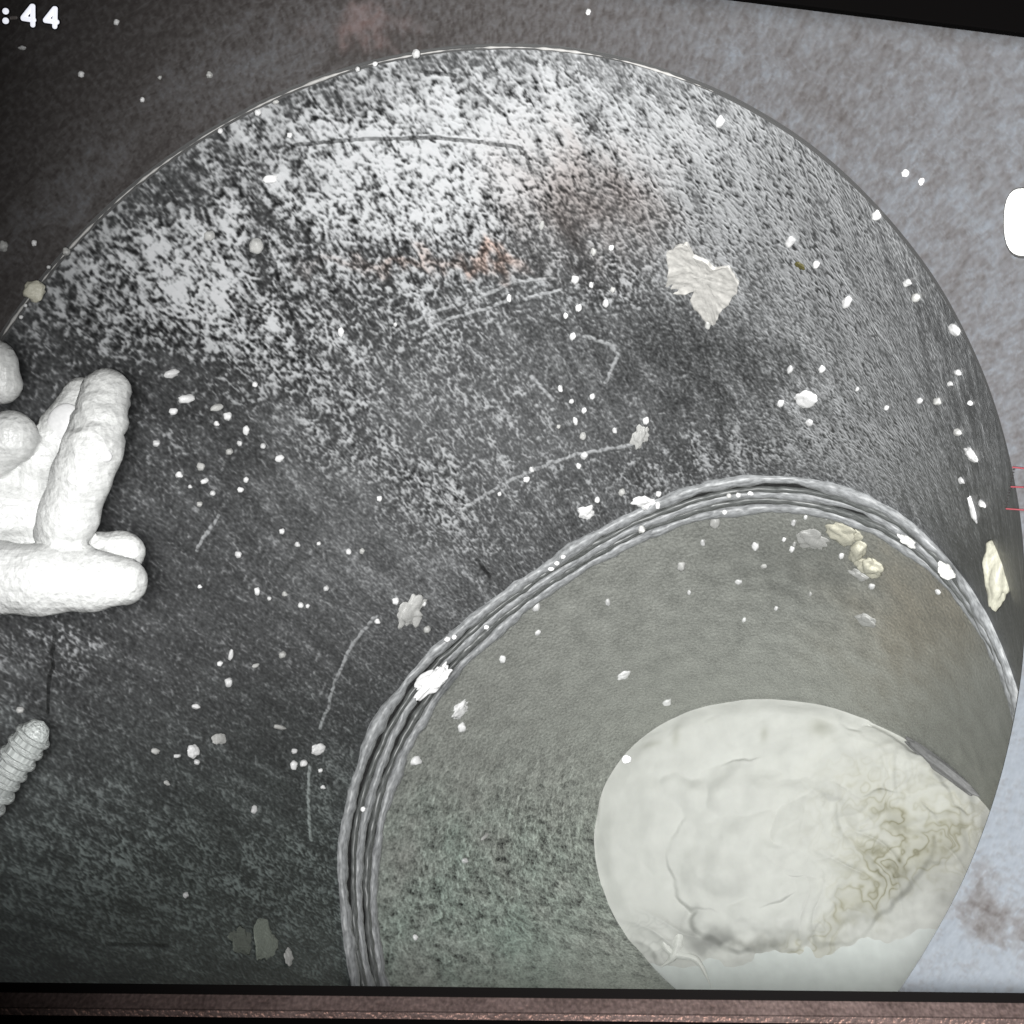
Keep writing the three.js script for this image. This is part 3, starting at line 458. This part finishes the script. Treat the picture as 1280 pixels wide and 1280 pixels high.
chunk('green_patch', 'pale greenish patch near the bottom edge, right one of two', 'patch', 331, 1180, 15, 20, 0.2, 2, grainMat(0.16, 0.34, 0.6, [0.9, 1, 0.86]), 36, 0.9);
chunk('green_patch', 'dull greenish patch near the bottom edge, left one of two', 'patch', 300, 1176, 11, 16, -0.3, 2, grainMat(0.10, 0.22, 0.6, [0.9, 1, 0.86]), 37, 0.9);
chunk('grey_clump', 'small grey clump right of the greenish patches', 'clump', 360, 1196, 6, 9, 0, 3, gritMat[1], 38, 0.6);
chunk('white_bubble', 'tiny white bubble on the upper left rim of the grease', 'bubble', 783, 949, 6, 5, 0, 5, gritMat[0], 39, 0.2);
chunk('painted_glare', 'white patch painted as lamp glare on the left bend of the ridged ring', 'highlight', 541, 850, 27, 11, -0.75, 6, grainMat(0.5, 0.7, 0.25), 40, 0.6);  // glare on the wet ring, put in as a pale lump

// flat pieces with an outline of their own, lying on the wall
function flakeOn(name, outline, c0, thickPx, m) {
  const h = pick(...c0), n = h.n, k = h.z / F, x = V3(1, 0, 0).addScaledVector(n, -n.x).normalize(), y = n.clone().cross(x), NT = 160, NR = 16, P = [], U = [], I = [];
  const loc = ([px, py]) => { const r = at(px, py, 1), p = r.multiplyScalar(h.p.dot(n) / r.dot(n)).sub(h.p); return [p.dot(x), p.dot(y)]; }, o = outline.map(loc), c = loc(c0);
  const edge = t => { const s = t * o.length, i = Math.floor(s) % o.length, f = s - Math.floor(s), a = o[i], b = o[(i + 1) % o.length], e = 1 + 0.10 * fbm(t * 40, 2, 3); return [c[0] + (lerp(a[0], b[0], f) - c[0]) * e, c[1] + (lerp(a[1], b[1], f) - c[1]) * e]; };
  for (let j = 0; j <= NR + 3; j++) for (let i = 0; i <= NT; i++) {
    const e = edge((i % NT) / NT), r = Math.min(1, j / NR), px = c[0] + (e[0] - c[0]) * r, py = c[1] + (e[1] - c[1]) * r, f = fbm(px * 160, py * 160, 3), curl = 2.2 * Math.pow(r, 4) * (0.5 + 0.9 * noise2((i % NT) / NT * 9, 5));
    let z = k * thickPx * (1 + 0.9 * f + curl); if (j > NR) z = Math.max(z - k * thickPx * (j - NR) * 0.7, -k);
    P.push(px, py, z); U.push(px * 20, py * 20);
  }
  for (let j = 0; j < NR + 3; j++) for (let i = 0; i < NT; i++) { const a = j * (NT + 1) + i, b = a + 1, d = a + NT + 1, e = d + 1; I.push(a, d, b, b, d, e); }
  const g = new THREE.BufferGeometry(); g.setAttribute('position', new THREE.Float32BufferAttribute(P, 3)); g.setAttribute('uv', new THREE.Float32BufferAttribute(U, 2)); g.setIndex(I); g.computeVertexNormals();
  const q = mesh(name, g, m); q.quaternion.setFromRotationMatrix(new THREE.Matrix4().makeBasis(x, y, n)); q.position.copy(h.p); return q;
}
function plateOn(name, outline, thickPx, m, lift = 1) {
  const cx = outline.reduce((s, p) => s + p[0], 0) / outline.length, cy = outline.reduce((s, p) => s + p[1], 0) / outline.length, h = pick(Math.min(cx, 1279), cy), n = h.n, k = h.z / F;
  const x = V3(1, 0, 0).addScaledVector(n, -n.x).normalize(), y = n.clone().cross(x);
  const pts = outline.map(([px, py]) => { const r = at(px, py, 1); const p = r.multiplyScalar(h.p.dot(n) / r.dot(n)).sub(h.p); return new THREE.Vector2(p.dot(x), p.dot(y)); });
  if (THREE.ShapeUtils.isClockWise(pts)) pts.reverse();
  const g = new THREE.ExtrudeGeometry(new THREE.Shape(pts), { depth: thickPx * k, bevelEnabled: true, bevelThickness: k, bevelSize: k * 0.8, bevelSegments: 2, steps: 1 });
  const uv = g.attributes.uv; for (let i = 0; i < uv.count; i++) uv.setXY(i, uv.getX(i) * 20, uv.getY(i) * 20);
  const o = mesh(name, g, m); o.quaternion.setFromRotationMatrix(new THREE.Matrix4().makeBasis(x, y, n)); o.position.copy(h.p).addScaledVector(n, lift * k); return o;
}
tag(flakeOn('white_flake', [[834, 316], [845, 306], [860, 303], [868, 318], [884, 325], [893, 334], [912, 330], [925, 350], [920, 366], [908, 380], [900, 388], [895, 403], [884, 401], [870, 385], [864, 372], [868, 362], [858, 364], [838, 364], [834, 352], [838, 335]], [880, 346], 2.5, grainMat(0.42, 0.66, 0.6, [1, 0.98, 0.93])), 'big ragged off-white flake stuck on the upper wall', 'flake');
{
  const o = []; for (let i = 0; i < 28; i++) { const a = i / 28 * 2 * Math.PI, r = Math.pow(Math.pow(Math.abs(Math.cos(a)), 2.6) + Math.pow(Math.abs(Math.sin(a)), 2.6), -1 / 2.6); o.push([1280 + 22 * Math.cos(a) * r, 279 + 41 * Math.sin(a) * r]); }
  const b = o.map(([x, y]) => [1280 + (x - 1280) * 1.1, 279 + (y - 279) * 1.06]);
  const pl = plateOn('white_plate', o, 3, grainMat(0.82, 0.9, 0.35, [1, 1, 0.97]), 3); tag(pl, 'white rounded plate cut off by the right edge of the screen', 'plate');
  const rim = plateOn('plate_rim', b, 2, grainMat(0.02, 0.05, 0.6), 0.5); delete used.plate_rim; rim.name = 'rim'; scene.updateMatrixWorld(true); pl.attach(rim);
}
// ---------------------------------------------------------------- figures shown at the top left, and the little scale at the right edge
function strokeGeo(segs, r, d) {
  const gs = segs.map(([x0, y0, x1, y1]) => { const a = at(x0, y0, d), b = at(x1, y1, d), m = a.clone().add(b).multiplyScalar(0.5), dir = b.clone().sub(a), len = Math.max(dir.length(), 1e-6); const g = new THREE.CapsuleGeometry(r * d / F, len, 6, 12); g.applyQuaternion(new THREE.Quaternion().setFromUnitVectors(V3(0, 1, 0), dir.normalize())); return g.translate(m.x, m.y, m.z); });
  return mergeGeometries(gs);
}
{
  const d = pick(40, 22).z - 0.012;
  const O = at(38, 22, d), g = group('time_display', O); tag(g, 'white figures :44 in the dark top left corner', 'time display');
  const white = new THREE.MeshStandardMaterial({ color: 0xf2f2f4, roughness: 0.6, emissive: 0xf2f4ff, emissiveIntensity: 0.75 }), dark = new THREE.MeshStandardMaterial({ color: 0x101018, roughness: 0.8 });
  const add = (n, segs, r) => { const m = mesh(n, strokeGeo(segs, r, d).translate(-O.x, -O.y, -O.z), white, g); mesh('outline', strokeGeo(segs, r + 1.6, d + 0.003).translate(-O.x, -O.y, -O.z), dark, m); };
  add('digit', [[41, 8, 41, 31], [40, 8, 29, 22], [29, 23, 42, 25]], 3.2);
  add('digit', [[69, 11, 68.5, 33], [68, 11, 57, 25], [57, 25.5, 71, 27.5]], 3.2);
  add('colon_dot', [[7, 14, 7.1, 14]], 4); add('colon_dot', [[7, 26, 7.1, 26]], 4);
  mesh('dash', strokeGeo([[14.5, 22.5, 19.5, 22]], 2.4, d).translate(-O.x, -O.y, -O.z), new THREE.MeshStandardMaterial({ color: 0x77706c, roughness: 0.6 }), g);
}
{
  const d = pick(1270, 610).z - 0.012, O = at(1270, 610, d), g = group('screen_scale', O); tag(g, 'tiny scale of three red lines and black dots at the right edge', 'scale');
  const red = new THREE.MeshStandardMaterial({ color: 0x7a3038, roughness: 0.6 }), blk = new THREE.MeshStandardMaterial({ color: 0x1a1414, roughness: 0.6 });
  for (const s of [[1266, 584, 1290, 586.5], [1264, 608.5, 1279, 609], [1258, 636, 1290, 638]]) mesh('scale_line', strokeGeo([s], 1.0, d).translate(-O.x, -O.y, -O.z), red, g);
  for (let i = 0; i < 14; i++) { const t = i / 13, x = lerp(1267, 1257.5, t), y = lerp(587, 634, t); mesh('scale_dot', strokeGeo([[x - 0.6, y, x + 0.6, y]], 0.7, d).translate(-O.x, -O.y, -O.z), blk, g); }
}

// ---------------------------------------------------------------- the monitor's frame
{
  const d = 0.6, k = d / F, g = group('monitor', V3(0, -0.17, -d)); tag(g, 'black monitor frame with a brown grained lower edge', 'monitor');
  const black = new THREE.MeshPhysicalMaterial({ color: new THREE.Color().setRGB(0.0006, 0.0005, 0.0005), roughness: 0.9, specularIntensity: 0.03 });
  const lipM = new THREE.MeshPhysicalMaterial({ color: new THREE.Color().setRGB(0.0014, 0.0011, 0.0011), roughness: 0.8, specularIntensity: 0.06 });
  const BW = 2048, BH = 64, bd = new Uint8Array(BW * BH * 4), bb = new Uint8Array(BW * BH * 4);
  for (let j = 0; j < BH; j++) for (let i = 0; i < BW; i++) { const n = 0.5 + 0.5 * fbm(i / 5, j / 5, 3) + 0.25 * noise2(i / 60, j / 30), v = lerp(0.014, 0.048, clamp(n)), q = 4 * (j * BW + i); bd[q] = srgb(v * 1.15); bd[q + 1] = srgb(v * 0.84); bd[q + 2] = srgb(v * 0.79); bd[q + 3] = 255; bb[q] = bb[q + 1] = bb[q + 2] = clamp(n) * 255; bb[q + 3] = 255; }
  const bt = (x, c) => { const t = new THREE.DataTexture(x, BW, BH); t.magFilter = THREE.LinearFilter; t.wrapS = t.wrapT = THREE.MirroredRepeatWrapping; if (c) t.colorSpace = THREE.SRGBColorSpace; t.needsUpdate = true; return t; };
  const brown = new THREE.MeshPhysicalMaterial({ map: bt(bd, true), bumpMap: bt(bb), bumpScale: 0.0006, roughness: 0.4 }); brown.specularIntensity = 0.35; brown.specularColor = new THREE.Color(0xffc8b4); 
  const prism = (prof, x0, x1) => {                                  // profile in pixels below the middle and metres towards the viewer
    const n = 48, P = [], U = [], I = []; 
    for (let j = 0; j < prof.length; j++) for (let i = 0; i <= n; i++) { const x = lerp(x0, x1, i / n); P.push(x * k, -(prof[j][0] - 640) * k + 0.17, prof[j][1]); U.push(x * k * 1.9 + 0.5, prof[j][0] * k * 60); }
    for (let j = 0; j + 1 < prof.length; j++) for (let i = 0; i < n; i++) { const a = j * (n + 1) + i, b = a + 1, c = a + n + 1, e = c + 1; I.push(a, c, b, b, c, e); }
    const q = new THREE.BufferGeometry(); q.setAttribute('position', new THREE.Float32BufferAttribute(P, 3)); q.setAttribute('uv', new THREE.Float32BufferAttribute(U, 2)); q.setIndex(I);
    const f = q.toNonIndexed(); f.computeVertexNormals(); return f;
  };
  const tilt = m => { m.rotation.z = -0.0105; m.position.y = 0; return m; };
  tilt(mesh('inner_lip', prism([[1239, -0.004], [1234.5, 0.000], [1247, 0.000], [1250, -0.004]], -1260, 780), lipM, g));
  tilt(mesh('lower_bevel', prism([[1246, -0.003], [1247, 0.0005], [1261, 0.0040], [1262, 0.0032], [1263, 0.0040], [1271, 0.0040], [1273, -0.02]], -1260, 780), brown, g));
  tilt(mesh('lower_edge', prism([[1268.5, -0.01], [1268.5, 0.0025], [1420, 0.0025], [1420, -0.03], [1268.5, -0.03]], -1260, 780), black, g));
  const bar = (name, pts) => { const s = new THREE.Shape(pts.map(([x, y]) => new THREE.Vector2((x - 640) * k, -(y - 640) * k + 0.17))); mesh(name, new THREE.ExtrudeGeometry(s, { depth: 0.004, bevelEnabled: true, bevelSize: 0.0006, bevelThickness: 0.0006, bevelSegments: 2 }).translate(0, 0, -0.004), black, g); };
  bar('upper_bezel', [[-620, -200], [1420, 58], [1420, -140], [-620, -340]]);
  bar('side_bezel', [[-620, -190], [-462, -190], [-462, 1370], [-620, 1370]]);
  bar('side_bezel', [[1422, -140], [1560, -140], [1560, 1390], [1422, 1390]]);
}
renderer.render(scene, camera);
